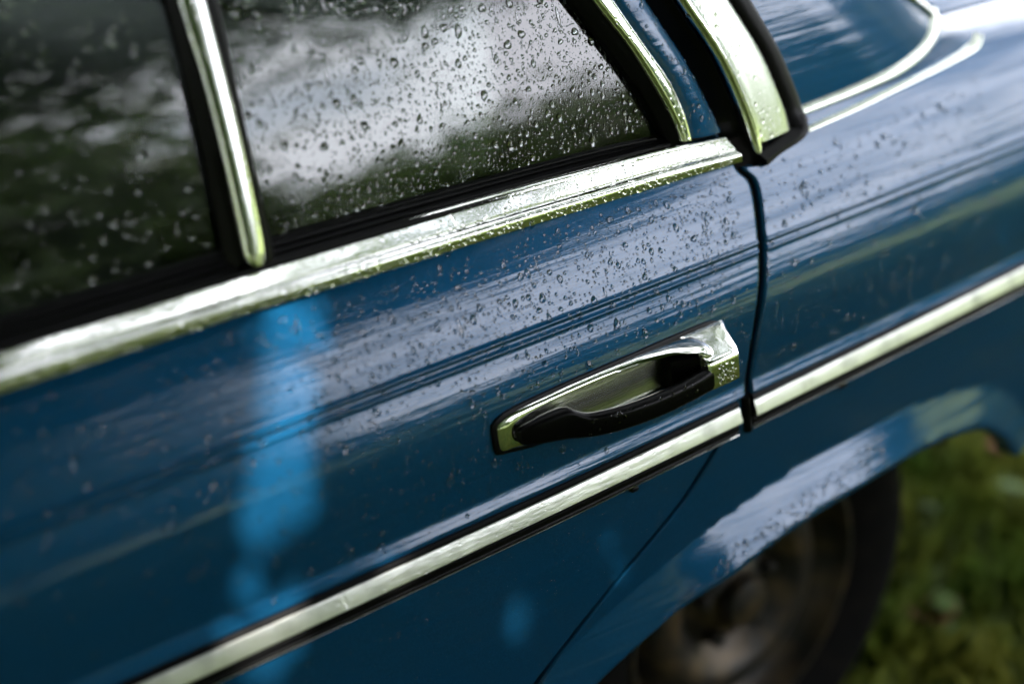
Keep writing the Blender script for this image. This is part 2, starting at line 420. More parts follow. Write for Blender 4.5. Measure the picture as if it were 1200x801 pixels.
# window glass, seals, frame
GZ = 1.30
def gsheet(name, L, R, off, m, parent, n=24, k=30, thick=.004):
    L, R = smooth_curve(L, n), smooth_curve(R, n); V = []; F = []
    for t in (0, thick):
        for a, b in zip(L, R):
            for s in np.linspace(0, 1, k):
                x, z = a + (b - a) * s; V.append((x, float(glassy(x, z)) + off + t, z))
    for i in range(n - 1):
        for j in range(k - 1):
            q = [i * k + j, (i + 1) * k + j, (i + 1) * k + j + 1, i * k + j + 1]
            F.append(q); F.append([w + n * k for w in q[::-1]])
    return mesh_obj(name, V, F, m, parent, angle=60)
RE = [(-.215, 1.30), (-.150, 1.18), (-.085, 1.078), (-.062, 1.042), (-.031, .991), (-.015, .954), (-.004, .925)]   # rear edge of the visible pane
gsheet('window_glass', [(-.405, 1.30), (-.405, 1.13), (-.405, .925)], [(x + .012, z) for x, z in RE], .002, GLASS, door)
gsheet('vent_glass', [(-.90, 1.30), (-.93, 1.13), (-.95, .925)], [(-.440, 1.30), (-.432, 1.13), (-.440, .925)], .002, GLASS, door)
SLr = [(-.195, 1.29), (-.132, 1.18), (-.070, 1.077), (-.040, 1.030), (-.018, .987), (-.0055, .957), (-.002, .942)]
SRr = [(-.168, 1.29), (-.107, 1.18), (-.047, 1.073), (-.025, 1.034), (-.003, .997), (.008, .966), (.011, .941)]
BFr = [(-.125, 1.29), (-.066, 1.18), (-.009, 1.066), (.020, 1.013), (.040, .968), (.052, .938)]
ribbon('window_seal', [(x - .001, z) for x, z in RE], [(x + .004, z) for x, z in SLr], [(0, -.016), (0, -.006), (.1, -.004), (.55, .0), (.9, .002), (1, .003), (1, -.01)], frame, RUBBER, door)
ribbon('frame_trim', SLr, SRr, [(0, -.004), (.0, .003), (.08, .0052), (.3, .0068), (.6, .0068), (.85, .0055), (.95, .004), (1, .001), (1, -.004)], frame, CHROME, door, angle=55)
ribbon('window_frame', [(x - .002, z) for x, z in SRr], BFr, [(0, -.004), (.02, .001), (.2, .0035), (.5, .0045), (.8, .0035), (.95, .001), (1, -.002), (1, -.02)], frame, PAINT, door, angle=50)
DL = [(-.432, 1.29), (-.434, 1.141), (-.433, 1.092), (-.434, 1.032), (-.4365, .975), (-.4375, .956), (-.433, .9505)]
DR = [(-.412, 1.29), (-.4135, 1.137), (-.414, 1.113), (-.4155, 1.05), (-.419, .977), (-.421, .957), (-.425, .9505)]
ribbon('window_divider', DL, DR, [(0, -.004), (0, .003), (.06, .0055), (.14, .0066), (.5, .0074), (.86, .0066), (.95, .0048), (1, .002), (1, -.004)], frame, CHROME2, door, angle=60)
ribbon('divider_seal', DR, [(-.398, 1.29), (-.401, 1.135), (-.404, 1.086), (-.408, 1.016), (-.4095, .965), (-.4095, .945)], [(0, -.002), (.3, .001), (.7, -.001), (1, -.006), (1, -.016)], frame, RUBBER, door)
ribbon('vent_seal', [(-.439, 1.29), (-.4405, 1.141), (-.4415, 1.084), (-.446, 1.0), (-.449, .945)], [(x + .001, z) for x, z in DL[:-1]], [(0, -.012), (0, -.007), (.4, -.003), (.8, .001), (1, .001), (1, -.004)], frame, RUBBER, door)
ribbon('sill_seal', [(-.97, .9605), (-.46, .9600), (-.405, .9585), (-.31, .9565), (-.18, .953), (-.08, .949), (.0, .944), (.05, .938)],
       [(-.97, .944), (-.46, .944), (-.405, .944), (-.31, .943), (-.18, .941), (-.08, .938), (.0, .935), (.05, .929)],
       [(0, -.016), (0, -.0085), (.15, -.006), (.3, -.0075), (.45, -.003), (.6, -.004), (.8, .002), (1, .002), (1, -.006)], frame, RUBBER, door, n=90)
# glass run channel line just above the sill seal
ribbon('glass_wiper', [(-.97, .9625), (-.46, .9622), (-.405, .9610), (-.31, .9590), (-.18, .9556), (-.08, .9516), (-.02, .9475)],
       [(-.97, .9605), (-.46, .9602), (-.405, .9588), (-.31, .9568), (-.18, .9532), (-.08, .9492), (-.02, .945)], [(0, -.014), (.3, -.0085), (.7, -.0085), (1, -.012)], frame, RUBBER, door, n=60)
# upper window frame
ribbon('window_frame', [(-.90, 1.335), (-.5, 1.345), (-.25, 1.335), (-.12, 1.29)], [(-.90, 1.292), (-.5, 1.30), (-.26, 1.295), (-.19, 1.27)], dome(.006, 7, base=-.012), frame, PAINT, door, n=30)
box('door_card', (-.95, .13, .58), (-.02, .15, .93), DARK, door)
box('door_card', (-.95, .13, .26), (-.42, .15, .579), DARK, door)

# rear pillar with its chrome vent
pil = None
n, k = 70, 60
Lp = smooth_curve([(-.06, 1.33), (-.003, 1.18), (.055, 1.06), (.095, .99), (.11, .945), (.112, .905)], n)
Rp = smooth_curve([(.10, 1.34), (.25, 1.16), (.345, 1.035), (.392, .985), (.418, .962), (.445, .925)], n)
def cpil_y(x, z):
    w = np.clip(x - (.42 - 1.05 * (z - .95)) + .16, 0, 1)
    return frame(x, z) - .001 + 1.1 * w ** 2 + .004
Vp = []; Fp = []
for a, b in zip(Lp, Rp):
    for s in np.linspace(0, 1, k):
        x, z = a + (b - a) * s; Vp.append((x, float(cpil_y(x, z)), z))
for i in range(n - 1):
    for j in range(k - 1): Fp.append((i * k + j, (i + 1) * k + j, (i + 1) * k + j + 1, i * k + j + 1))
pil = mesh_obj('rear_pillar', Vp, Fp, PAINT, car, angle=60)
CPL = [(-.115, 1.29), (-.045, 1.18), (.022, 1.061), (.034, 1.040), (.056, 1.001), (.074, .952), (.0825, .913), (.0835, .9045)]
CPM = [(-.100, 1.29), (-.030, 1.18), (.038, 1.059), (.063, 1.016), (.0835, .963), (.0930, .927), (.0920, .910), (.0905, .9040)]
CPR = [(-.045, 1.29), (.020, 1.17), (.085, 1.050), (.112, 1.001), (.124, .970), (.132, .945), (.1375, .922)]
CPm2 = [(-.103, 1.29), (-.033, 1.18), (.035, 1.059), (.060, 1.016), (.0775, .970), (.0855, .945), (.0890, .918)]
ribbon('vent_gasket', [(x - .030, z) for x, z in CPL], [(x + .012, z) for x, z in CPL], [(0, -.03), (.3, -.022), (.55, -.010), (.75, -.002), (1, .001)], outer, RUBBER, pil)
ribbon('vent_ridge', CPL, CPM, [(0, -.004), (0, .004), (.12, .0075), (.4, .0105), (.65, .0105), (.9, .0075), (1, .004), (1, -.002)], frame, CHROME, pil, angle=60)
ribbon('vent_trim', CPm2, CPR, [(0, .001), (0, .0055), (.04, .0072), (.08, .0060), (.3, .0068), (.6, .0075), (.85, .0072), (.95, .0058), (1, .003), (1, -.003)], frame, SATIN, pil, angle=40)
ribbon('vent_gasket', [(x - .003, z) for x, z in CPR], [(-.016, 1.29), (.049, 1.17), (.114, 1.045), (.139, .996), (.150, .966), (.157, .944), (.160, .926)], [(0, -.003), (.05, .002), (.35, .007), (.7, .007), (.95, .003), (1, -.004)], outer, RUBBER, pil)
ribbon('vent_gasket', [(.084, .9115), (.105, .9155), (.130, .9215), (.1385, .9265), (.1395, .934)], [(.086, .899), (.110, .9055), (.140, .9095), (.156, .9165), (.161, .932)],
       [(0, -.003), (.1, .003), (.4, .0075), (.75, .006), (1, -.003)], outer, RUBBER, pil, n=30)
def cpf(x, z): return cpil_y(x, z)
ribbon('pillar_trim', [(.158, .9365), (.235, .9395), (.316, .9455), (.365, .9525), (.396, .9625), (.416, .978)], [(.160, .9255), (.235, .9288), (.316, .9345), (.373, .9425), (.409, .9535), (.430, .972)],
       dome(.006, 9), cpf, SATIN, pil)
ribbon('pillar_trim', [(.152, .9195), (.224, .9234), (.308, .9293), (.366, .9335), (.431, .9415), (.445, .950)], [(.154, .9150), (.224, .9185), (.308, .9245), (.366, .9285), (.433, .9345), (.452, .944)],
       dome(.004, 7), lambda x, z: side(x, z) - .001, SATIN, pil)
ribbon('window_surround', [(.238, 1.145), (.325, 1.045), (.369, .998), (.394, .981), (.416, .964)], [(.250, 1.150), (.338, 1.05), (.383, 1.002), (.408, .985), (.430, .966)],
       dome(.006, 7, base=-.02), cpf, CHROME2, pil, n=30)
# shoulder and deck behind the pillar
def deck_pts(x):
    z0 = float(topz(x)) + .0015; y0 = float(side(x, z0)) + .35 * max(0, x - .75) ** 2.2
    return [(x, y0 + a, z0 + b) for a, b in ((0, 0), (.006, .0045), (.014, .0095), (.024, .014), (.036, .0172), (.050, .0188), (.066, .0192))]
V = []; F = []; xs = np.linspace(.155, 1.22, 90)
for x in xs: V += deck_pts(x)
for i in range(len(xs) - 1):
    for j in range(6): F.append((i * 7 + j, (i + 1) * 7 + j, (i + 1) * 7 + j + 1, i * 7 + j + 1))
mesh_obj('rear_shoulder', V, F, PAINT, car, angle=None)
V = []; F = []; xs = np.linspace(.47, 1.20, 60); ys = [0, .0015, .004, .009, .02, .05, .2, .5, .8, 1.1, 1.4, 1.475]
for x in xs:
    p = deck_pts(x)[-1]
    for q in ys:
        wd = (1.72 - 2 * p[1] - .012) / 1.475
        V.append((x, p[1] + .007 + q * wd, p[2] - .012 * (q == 0) + float(np.interp(min(q, 1.475 - q), [0, .004, .009, .02, .05, .2, .8], [.0, .0025, .006, .012, .021, .034, .05]))))
m_ = len(ys)
for i in range(len(xs) - 1):
    for j in range(m_ - 1): F.append((i * m_ + j, (i + 1) * m_ + j, (i + 1) * m_ + j + 1, i * m_ + j + 1))
mesh_obj('trunk_lid', V, F, PAINT, car, angle=40)

# ---- door handle: plate, gasket, recess, grip, end block
hd = link(bpy.data.objects.new('door_handle', None), car)
hd['label'] = 'chrome door handle with black grip'
def ring_loft(name, rings, m, parent, cap=True, angle=40):
    k = len(rings[0]); V = [p for r in rings for p in r]; F = []
    for i in range(len(rings) - 1):
        for j in range(k):
            j2 = (j + 1) % k; F.append((i * k + j, i * k + j2, (i + 1) * k + j2, (i + 1) * k + j))
    if cap: F.append(tuple(range(k))[::-1]); F.append(tuple((len(rings) - 1) * k + j for j in range(k)))
    o = mesh_obj(name, V, F, m, parent, angle=angle)
    bm = bmesh.new(); bm.from_mesh(o.data); bmesh.ops.recalc_face_normals(bm, faces=bm.faces[:]); bm.to_mesh(o.data); bm.free()
    return o
OUT = [(-.2730, .7825), (-.258, .7868), (-.198, .7897), (-.119, .7907), (-.050, .7915), (-.029, .7905), (-.020, .787), (-.016, .780), (-.016, .757), (-.020, .7465), (-.029, .7435),
       (-.06, .7425), (-.12, .7435), (-.19, .7455), (-.24, .7500), (-.265, .7540), (-.2735, .7552), (-.2765, .7585), (-.2765, .7800)]
OUTP = [(-.2730, .7825), (-.258, .7868), (-.198, .7897), (-.119, .7907), (-.068, .7905), (-.056, .7885), (-.050, .784), (-.048, .776), (-.048, .757), (-.052, .7475), (-.060, .7435),
       (-.08, .7430), (-.12, .7435), (-.19, .7455), (-.24, .7500), (-.265, .7540), (-.2735, .7552), (-.2765, .7585), (-.2765, .7800)]
OUTPc = smooth_curve(OUTP + [OUTP[0]], 120)[:-1]
OUTc = smooth_curve(OUT + [OUT[0]], 120)[:-1]
cx, cz = -.145, .767
def inset(P, d):
    T = np.roll(P, -1, 0) - np.roll(P, 1, 0); T /= np.linalg.norm(T, axis=1)[:, None]
    Nn = np.c_[T[:, 1], -T[:, 0]]
    c = np.array([cx, cz]); sgn = np.sign(((c - P) * Nn).sum(1).mean())
    return P + Nn * sgn * d
def ring(P, off): return [(x, float(side(x, z)) - off, z) for x, z in P]
ring_loft('handle_gasket', [ring(inset(OUTc, -.0018), -.002), ring(inset(OUTc, -.0018), .0022), ring(inset(OUTc, .001), .0034), ring(inset(OUTc, .004), .003)], RUBBER, hd, cap=False)
PL = inset(OUTPc, .0008)
def lift(x): return np.interp(x, [-.28, -.24, -.16, -.12, -.09, -.066, -.005], [.0050, .0055, .0070, .0095, .0165, .0330, .0330])
def ringl(P, c, add=0): return [(x, float(side(x, z)) - float(lift(x)) * c - add, z) for x, z in P]
# inner recess outline
REC = smooth_curve([(-.254, .7775), (-.215, .7830), (-.15, .7848), (-.10, .7848), (-.068, .7835), (-.060, .775), (-.060, .757), (-.066, .7495), (-.11, .7495), (-.17, .7515), (-.22, .7560), (-.250, .7600), (-.2590, .7645), (-.2600, .7720), (-.254, .7775)], 121)[:-1]
# align recess samples to the plate outline by angle
def by_angle(P, Q):
    """for each P the point of closed curve Q seen at the same stretched angle from the middle"""
    f = lambda A: np.arctan2((A[:, 1] - cz) * 5, A[:, 0] - cx)
    aq = f(Q); o = np.argsort(aq); a = aq[o]; q = Q[o]
    a = np.r_[a[-3:] - 2 * np.pi, a, a[:3] + 2 * np.pi]; q = np.vstack([q[-3:], q, q[:3]])
    ap = f(P); return np.c_[np.interp(ap, a, q[:, 0]), np.interp(ap, a, q[:, 1])]
RECa = by_angle(PL, REC)
mid = lambda s: PL + (RECa - PL) * s
ring_loft('handle_plate', [ringl(PL, .12), ringl(PL, .38), ringl(mid(.06), .55), ringl(mid(.18), .74), ringl(mid(.45), .92), ringl(mid(.85), 1.02), ringl(mid(.97), .98), ringl(RECa, .86), ringl(RECa, .30)], CHROME, hd, cap=False, angle=50)
# dished back of the recess: a scoop that opens upwards
rings = []
for t in (0, .03, .2, .5, .8, .97):
    P = RECa + (np.c_[np.clip(RECa[:, 0], -.235, -.085), np.full(len(RECa), .766)] - RECa) * t
    rings.append([(x, float(side(x, z)) + (-.001 if t == 0 else -.002 + float(np.interp(z, [.7500, .7640, .7840], [0, .0074, .0098]))), z) for x, z in P])
ring_loft('handle_recess', rings, SCOOP, hd, cap=True, angle=60)
# chrome end block the grip runs into: broad sloping top, upright face
def blk(x, w, dx=0):
    P = [(.7905, .003), (.7895, .0065), (.7870, .0130), (.7795, .0345), (.7782, .0372), (.7762, .0386), (.7735, .0390), (.7540, .0386), (.7512, .0378), (.7492, .0355), (.7485, .0320), (.7480, .012), (.7480, .003)]
    return [(x - dx * max(0, o - .003), float(side(x, z)) - o * w - (1 - w) * .002, .767 + (z - .767) * (.55 + .45 * w)) for z, o in P]
ring_loft('end_block', [blk(-.0690, .93), blk(-.0675, .985), blk(-.064, 1), blk(-.042, 1), blk(-.0215, .985, .34), blk(-.0180, .955, .40), blk(-.0165, .90, .42), blk(-.0160, .80, .42)], CHROME, hd, angle=32)
def rr(x, z0, z1, o0, o1, c=.004, n=5):
    """rounded rectangle section at x: z0..z1, offsets o0..o1 (outward)"""
    P2 = []
    for zc, oc, q in ((z1 - c, o1 - c, ((0, 1), (1, 0))), (z0 + c, o1 - c, ((1, 0), (0, -1))), (z0 + c, o0 + c, ((0, -1), (-1, 0))), (z1 - c, o0 + c, ((-1, 0), (0, 1)))):
        (a, b), (d, e) = q
        for t in np.linspace(0, math.pi / 2, n):
            do = a * math.cos(t) + d * math.sin(t); dz = b * math.cos(t) + e * math.sin(t)
            P2.append((x, float(side(x, zc)) - (oc + c * do), zc + c * dz))
    return P2
box_end = ring_loft('recess_end', [rr(-.0925, .7500, .7805, -.012, .0140, c=.004), rr(-.086, .7490, .7815, -.012, .0190, c=.004), rr(-.064, .7490, .7815, -.012, .0290, c=.004)], GRIP, hd)
# grip: flat against the plate at the front, a bowed bar towards the block
gs = [(-.2590, .7630, .7710, .006, .0105), (-.256, .7590, .7750, .006, .0130), (-.246, .7565, .7770, .006, .0160), (-.230, .7535, .7795, .006, .0195), (-.213, .7508, .7800, .008, .0225),
      (-.205, .7494, .7755, .011, .0250), (-.194, .7482, .7702, .015, .0285), (-.178, .7472, .7688, .020, .0330), (-.155, .7467, .7680, .0235, .0370), (-.125, .7468, .7680, .0260, .0395), (-.098, .7478, .7688, .0265, .0400),
      (-.078, .7484, .7705, .0255, .0397), (-.066, .7488, .7715, .0235, .0388), (-.0625, .7500, .7695, .024, .0375)]
A_ = smooth_curve([s_ for s_ in gs], 60)
ring_loft('grip', [rr(*s_, c=min(.0065, (s_[4] - s_[3]) * .46, (s_[2] - s_[1]) * .45)) for s_ in A_], GRIP, hd, angle=60)

# ---- wheels
def make_wheel(x, yo):
    w = link(bpy.data.objects.new('wheel', None), car); w.location = (x, yo, .305)
    ty = [(.175, .012), (.182, .004), (.20, -.004), (.235, -.012), (.265, -.010), (.287, .0), (.297, .012), (.3035, .026), (.305, .05), (.305, .13), (.302, .15), (.29, .168), (.26, .175), (.20, .165), (.178, .15)]
    lathe_y('tyre', ty, TYRE, w, n=96)
    rm = [(.190, .004), (.187, -.003), (.181, -.004), (.177, .006), (.172, .022), (.160, .034), (.152, .040), (.146, .034), (.138, .020), (.128, .012), (.112, .008), (.098, .012), (.086, .026), (.072, .036), (.060, .034), (.052, .026), (.046, .018), (.030, .014), (.001, .013)]
    lathe_y('rim', rm, RIM, w, n=96)
    lathe_y('hub_cap', [(.034, .022), (.034, .004), (.030, -.004), (.018, -.008), (.001, -.009)], RIM, w, n=32)
    for i in range(5):
        a = 2 * math.pi * i / 5 + .3
        nb = lathe_y('wheel_nut', [(.010, .03), (.010, .012), (.007, .008), (.001, .008)], RIM, w, n=6, angle=20)
        nb.location = (.057 * math.cos(a), 0, .057 * math.sin(a))
    return w
make_wheel(.170, .155)
make_wheel(-2.58, .155)
# wheel-house behind the rear arch
V = []; F = []; kk = 30
for i in range(kk):
    a = 1.15 + (math.pi - 1.0) * i / (kk - 1)
    for y in (.022, .30): V.append((.10 + .395 * math.cos(a) , y, .20 + .36 * math.sin(a)))
for i in range(kk - 1): F.append((2 * i, 2 * i + 1, 2 * i + 3, 2 * i + 2))
wh = mesh_obj('wheel_house', V, F, UNDER, car)
box('wheel_house', (-.415, .03, .16), (-.395, .36, .60), UNDER, car)
box('wheel_house', (-.395, .345, .22), (-.02, .36, .90), UNDER, car)
box('mud_flap', (.455, .10, .43), (.47, .16, .53), RUBBER, car, .004)

# ---- rest of the body: front door, wing, roof, far side, floor, seats
us = np.linspace(-1.86, -.9845, 60); U, Zg = np.meshgrid(us, zs[::3], indexing='ij'); Zg = np.minimum(Zg, topz(U) + .004); Zg = np.maximum.accumulate(Zg + np.arange(Zg.shape[1]) * 1e-9, axis=1)
fl = lambda x, z: flank(x, z, False)
fd = panel('front_door', U, Zg, np.ones_like(U), fl, PAINT, car)
ribbon('belt_moulding', [(-1.86, .946), (-.982, .948)], [(-1.86, .919), (-.982, .921)], BP, side, CHROME, fd, n=20)
xs_ = [-1.86, -.982]
ribbon('side_moulding', [(-1.86, .7005), (-.982, .7005)], [(-1.86, .6835), (-.982, .6835)], dome(.008, 7), side, CHROME2, fd, n=20)
gsheet('window_glass', [(-1.45, 1.30), (-1.62, 1.13), (-1.80, .925)], [(-.99, 1.30), (-.99, 1.13), (-.99, .925)], .002, GLASS, fd)
ribbon('window_frame', [(-.985, 1.33), (-.985, .93)], [(-.90, 1.33), (-.95, .93)], dome(.006, 7, base=-.012), frame, PAINT, door, n=20)
ribbon('window_frame', [(-1.47, 1.34), (-1.2, 1.35), (-.985, 1.348)], [(-1.43, 1.29), (-1.2, 1.30), (-.985, 1.30)], dome(.006, 7, base=-.012), frame, PAINT, fd, n=20)
ribbon('window_frame', [(-1.88, .93), (-1.66, 1.13), (-1.47, 1.34)], [(-1.81, .93), (-1.61, 1.13), (-1.42, 1.34)], dome(.006, 7, base=-.012), frame, PAINT, fd, n=20)
us = np.linspace(-3.30, -1.8645, 90); U, Zg = np.meshgrid(us, zs[::3], indexing='ij'); zt = np.interp(U, [-3.3, -2.6, -1.86], [.80, .90, .94])
Zg = np.minimum(Zg, zt); Zg = np.maximum.accumulate(Zg + np.arange(Zg.shape[1]) * 1e-9, axis=1)
ph = np.hypot(U + 2.58, (Zg - .30) * 1.05) - .34
def wing_y(x, z): return flank(x, z, False) + .5 * np.clip(-3.0 - x, 0, 1) ** 2 - KX * .7 * np.clip(-1.86 - x, 0, 2) ** 2
panel('front_wing', U, Zg, ph, wing_y, PAINT, car, depth=.02)
def plane_grid(name, fn, us, vs, m, parent, angle=None):
    V = [fn(a, b) for a in us for b in vs]; k = len(vs); F = []
    for i in range(len(us) - 1):
        for j in range(k - 1): F.append((i * k + j, (i + 1) * k + j, (i + 1) * k + j + 1, i * k + j + 1))
    return mesh_obj(name, V, F, m, parent, angle=angle)
T01 = np.linspace(0, 1, 24)
def roof_pt(a, b):
    x = -1.42 + a * 1.60; e = math.sin(math.pi * b)
    y0 = .225 + KX * (x - X0) ** 2 * .6
    return (x, y0 + (1.72 - 2 * y0) * b, 1.335 + .07 * min(1, e * 2.2) ** .6 + .03 * math.sin(math.pi * a))
plane_grid('roof', roof_pt, T01, T01, PAINT, car)
plane_grid('windshield', lambda a, b: (-1.90 + a * .49 + .10 * (1 - (2 * b - 1) ** 2) * -1 * (1 - a), .14 + .08 * a + b * (1.44 - .16 * a), .93 + a * .42), T01, T01, GLASS, car)
plane_grid('rear_window', lambda a, b: (.20 + a * .26 + .06 * (1 - (2 * b - 1) ** 2), .235 - .06 * a + b * (1.25 + .12 * a), 1.345 - a * .40), T01, T01, GLASS, car)
plane_grid('hood', lambda a, b: (-3.28 + a * 1.40, .12 + b * 1.48, .795 + .13 * a + .035 * math.sin(math.pi * b) ** .5), T01, T01, PAINT, car)
plane_grid('front_panel', lambda a, b: (-3.30 - .02 * math.sin(math.pi * b), .06 + b * 1.60, .30 + a * .50), T01, T01, CHROME2, car)
plane_grid('tail_panel', lambda a, b: (1.225 + .02 * math.sin(math.pi * b), .19 + b * 1.34, .40 + a * .52), T01, T01, PAINT, car)
far = plane_grid('far_side', lambda a, b: (-3.28 + a * 4.5, 1.72 - float(side(-1.0, .25 + b * .69)) - .05 * (abs(2 * a - 1)) ** 3, .25 + b * .69), np.linspace(0, 1, 40), T01, PAINT, car)
fs = far
for x0_, x1_ in ((-1.75, -1.0), (-.95, -.1)):
    plane_grid('far_window', lambda a, b: (x0_ + a * (x1_ - x0_) + (.22 * b if x0_ < -1.5 else 0) * (1 - a) - (.12 * b if x0_ > -1 else 0) * a, 1.63 - .14 * b, .94 + b * .37), T01[::4], T01[::4], GLASS, car)
box('underbody', (-3.2, .24, .27), (-.32, 1.48, .29), UNDER, car)
box('underbody', (-.30, .32, .335), (1.15, 1.40, .355), UNDER, car)
box('far_wheel_house', (-.2, 1.40, .2), (.52, 1.43, .9), UNDER, car)
box('rear_bulkhead', (.40, .16, .36), (.42, 1.56, .93), DARK, car)
box('parcel_shelf', (.05, .16, .925), (.42, 1.56, .935), DARK, car)
box('rear_seat', (-.25, .38, .36), (.05, 1.52, .92), SEAT, car, .05)
box('rear_seat_base', (-.75, .38, .30), (-.25, 1.52, .56), SEAT, car, .05)
for yy in (.22, .92): box('front_seat', (-1.22, yy, .32), (-1.02, yy + .58, 1.06), SEAT, car, .06)
box('bumper', (1.24, .14, .42), (1.32, 1.58, .52), CHROME, car, .02)
box('bumper', (-3.42, .10, .40), (-3.33, 1.62, .50), CHROME, car, .02)

# ------------------------------------------------------------------ raindrops
def in_poly(P, poly):
    poly = np.array(poly); x, z = P[:, 0], P[:, 1]; r = np.zeros(len(P), bool); j = len(poly) - 1
    for i in range(len(poly)):
        xi, zi = poly[i]; xj, zj = poly[j]
        c = ((zi > z) != (zj > z)) & (x < (xj - xi) * (z - zi) / (zj - zi + 1e-12) + xi); r ^= c; j = i
    return r
def drops(label, poly, n, fn, mean, sig, parent=None, hmax=.62, tall=1.25, rmax=.0036, dens=None, e=.0006, runs=.012):
    poly = np.array(poly); lo, hi = poly.min(0), poly.max(0)
    P = rng.uniform(lo, hi, (n * 6, 2)); P = P[in_poly(P, poly)]
    if dens is not None: P = P[rng.random(len(P)) < dens(P)]
    P = P[:n]; r = np.clip(np.exp(rng.normal(math.log(mean), sig, len(P))), .0003, rmax)
    # keep the drops apart: a big drop has swallowed its neighbours
    o = np.argsort(-r); P, r = P[o], r[o]; cell = {}; keep = []
    for i in range(len(P)):
        k = (int(P[i, 0] // .008), int(P[i, 1] // .008)); ok = True
        for a in (-1, 0, 1):
            for b in (-1, 0, 1):
                for q in cell.get((k[0] + a, k[1] + b), ()):
                    if (P[i, 0] - P[q, 0]) ** 2 + (P[i, 1] - P[q, 1]) ** 2 < (1.1 * (r[i] + r[q])) ** 2: ok = False; break
                if not ok: break
            if not ok: break
        if ok: keep.append(i); cell.setdefault(k, []).append(i)
    P, r = P[keep], r[keep]
    V = []; F = []; base = 0
    for grp, (nr, ns) in ((r < .0011, (2, 7)), (r >= .0011, (4, 12))):
        Q, rr_ = P[grp], r[grp]; m = len(Q)
        if not m: continue
        x, z = Q[:, 0], Q[:, 1]; y = fn(x, z)
        nx = (fn(x + e, z) - fn(x - e, z)) / (2 * e); nz_ = (fn(x, z + e) - fn(x, z - e)) / (2 * e)
        N = np.c_[nx, -np.ones(m), nz_]; N /= np.linalg.norm(N, axis=1)[:, None]
        T = np.cross(N, np.array([0, 0, 1.0])); T /= np.linalg.norm(T, axis=1)[:, None]; B = np.cross(T, N); B[B[:, 2] < 0] *= -1
        O = np.c_[x, y, z]
        a = np.linspace(0, 2 * np.pi, ns, endpoint=False)[None, :]
        wob = 1 + .14 * np.sin(2 * a + rng.uniform(0, 6, (m, 1))) + .11 * np.sin(3 * a + rng.uniform(0, 6, (m, 1)))
        st = rng.uniform(1, tall, (m, 1)) * (1 + .35 * (rng.random((m, 1)) < .12)) * np.where(rng.random((m, 1)) < runs, rng.uniform(2, 5, (m, 1)), 1)
        hh = rng.uniform(.7, 1, m) * hmax * rr_
        rows = []
        for t in np.linspace(0, 1, nr + 1)[:-1]:
            rad = math.sqrt(max(0, 1 - t ** 2.0)) if t else 1.0
            wt = wob * (1 - .5 * t) + .5 * t
            ca, sb = np.cos(a) * wt * rad * rr_[:, None], (np.sin(a) * st) * wt * rad * rr_[:, None]
            sag = -(.22 * rr_[:, None] * t * st)
            hz = (hh * t - .00005 * (t == 0))[:, None]
            rows.append(O[:, None] + T[:, None] * ca[..., None] + B[:, None] * (sb + sag)[..., None] + N[:, None] * (hz * np.ones_like(ca))[..., None])
        top = O + N * (hh * 1.0)[:, None] + B * (-.22 * rr_ * st[:, 0])[:, None]
        vs = np.concatenate([np.stack(rows, 1).reshape(m, nr * ns, 3), top[:, None]], 1); nvp = nr * ns + 1
        f = []
        for i in range(nr - 1):
            for j in range(ns):
                j2 = (j + 1) % ns; f.append((i * ns + j, i * ns + j2, (i + 1) * ns + j2)); f.append((i * ns + j, (i + 1) * ns + j2, (i + 1) * ns + j))
        for j in range(ns): f.append(((nr - 1) * ns + j, (nr - 1) * ns + (j + 1) % ns, nr * ns))
        f = np.array(f); F.append((f[None] + (base + np.arange(m) * nvp)[:, None, None]).reshape(-1, 3)); V.append(vs.reshape(-1, 3)); base += m * nvp
    V = np.vstack(V); F = np.vstack(F)
    a, b, c = V[F[0][0]], V[F[0][1]], V[F[0][2]]
    if np.cross(b - a, c - a)[1] > 0: F = F[:, ::-1]
    o_ = tris_obj('raindrops', V, F, WATER); tag(o_, label, 'raindrops', 'raindrops beaded on the car', 'stuff'); return o_
gl = lambda x, z: glassy(x, z) + .002
pane = [(-.404, .962), (-.404, 1.17), (-.14, 1.17), (-.085, 1.078), (-.062, 1.042), (-.031, .991), (-.018, .957), (-.18, .957)]
drops('clear raindrops beaded all over the rear side window', pane, 6800, gl, .00070, .60, dens=lambda P: np.clip(.45 + 1.2 * (P[:, 0] + .40), 0, 1))
drops('blurred raindrops on the dark front pane of the door', [(-.70, .965), (-.70, 1.17), (-.446, 1.17), (-.456, .965)], 520, gl, .0011, .45)
door_d = lambda x, z: flank(x, z, False)
drops('clear raindrops beaded on the blue door above the side moulding', [(-.72, .712), (-.72, .912), (.045, .905), (.018, .77), (.005, .712)], 5200, door_d, .00072, .62,
      dens=lambda P: ~in_poly(P, inset(OUTc, -.004)) * np.clip((P[:, 1] - .70) / .16, .12, 1) * np.clip((P[:, 0] + .75) / .5, .2, 1))
drops('few small raindrops on the blue door below the side moulding', [(-.6, .45), (-.6, .66), (-.05, .66), (-.22, .5)], 900, door_d, .0006, .5)
drops('clear raindrops on the blue quarter panel behind the door', [(.08, .90), (.42, .915), (.40, .72), (.02, .72), (.035, .77)], 1500, lambda x, z: flank(x, z), .0008, .55)
drops('raindrops on the flared lip of the rear wheel arch', [(-.12, .515), (-.02, .540), (.10, .556), (.20, .560), (.20, .590), (.07, .575), (-.02, .558), (-.10, .530)], 420, lambda x, z: flank(x, z), .0011, .5)
bz = [b[0] for b in BP[1:-1]]; bh = [b[1] for b in BP[1:-1]]
_bt, _bb = np.array(BT), np.array(BB)
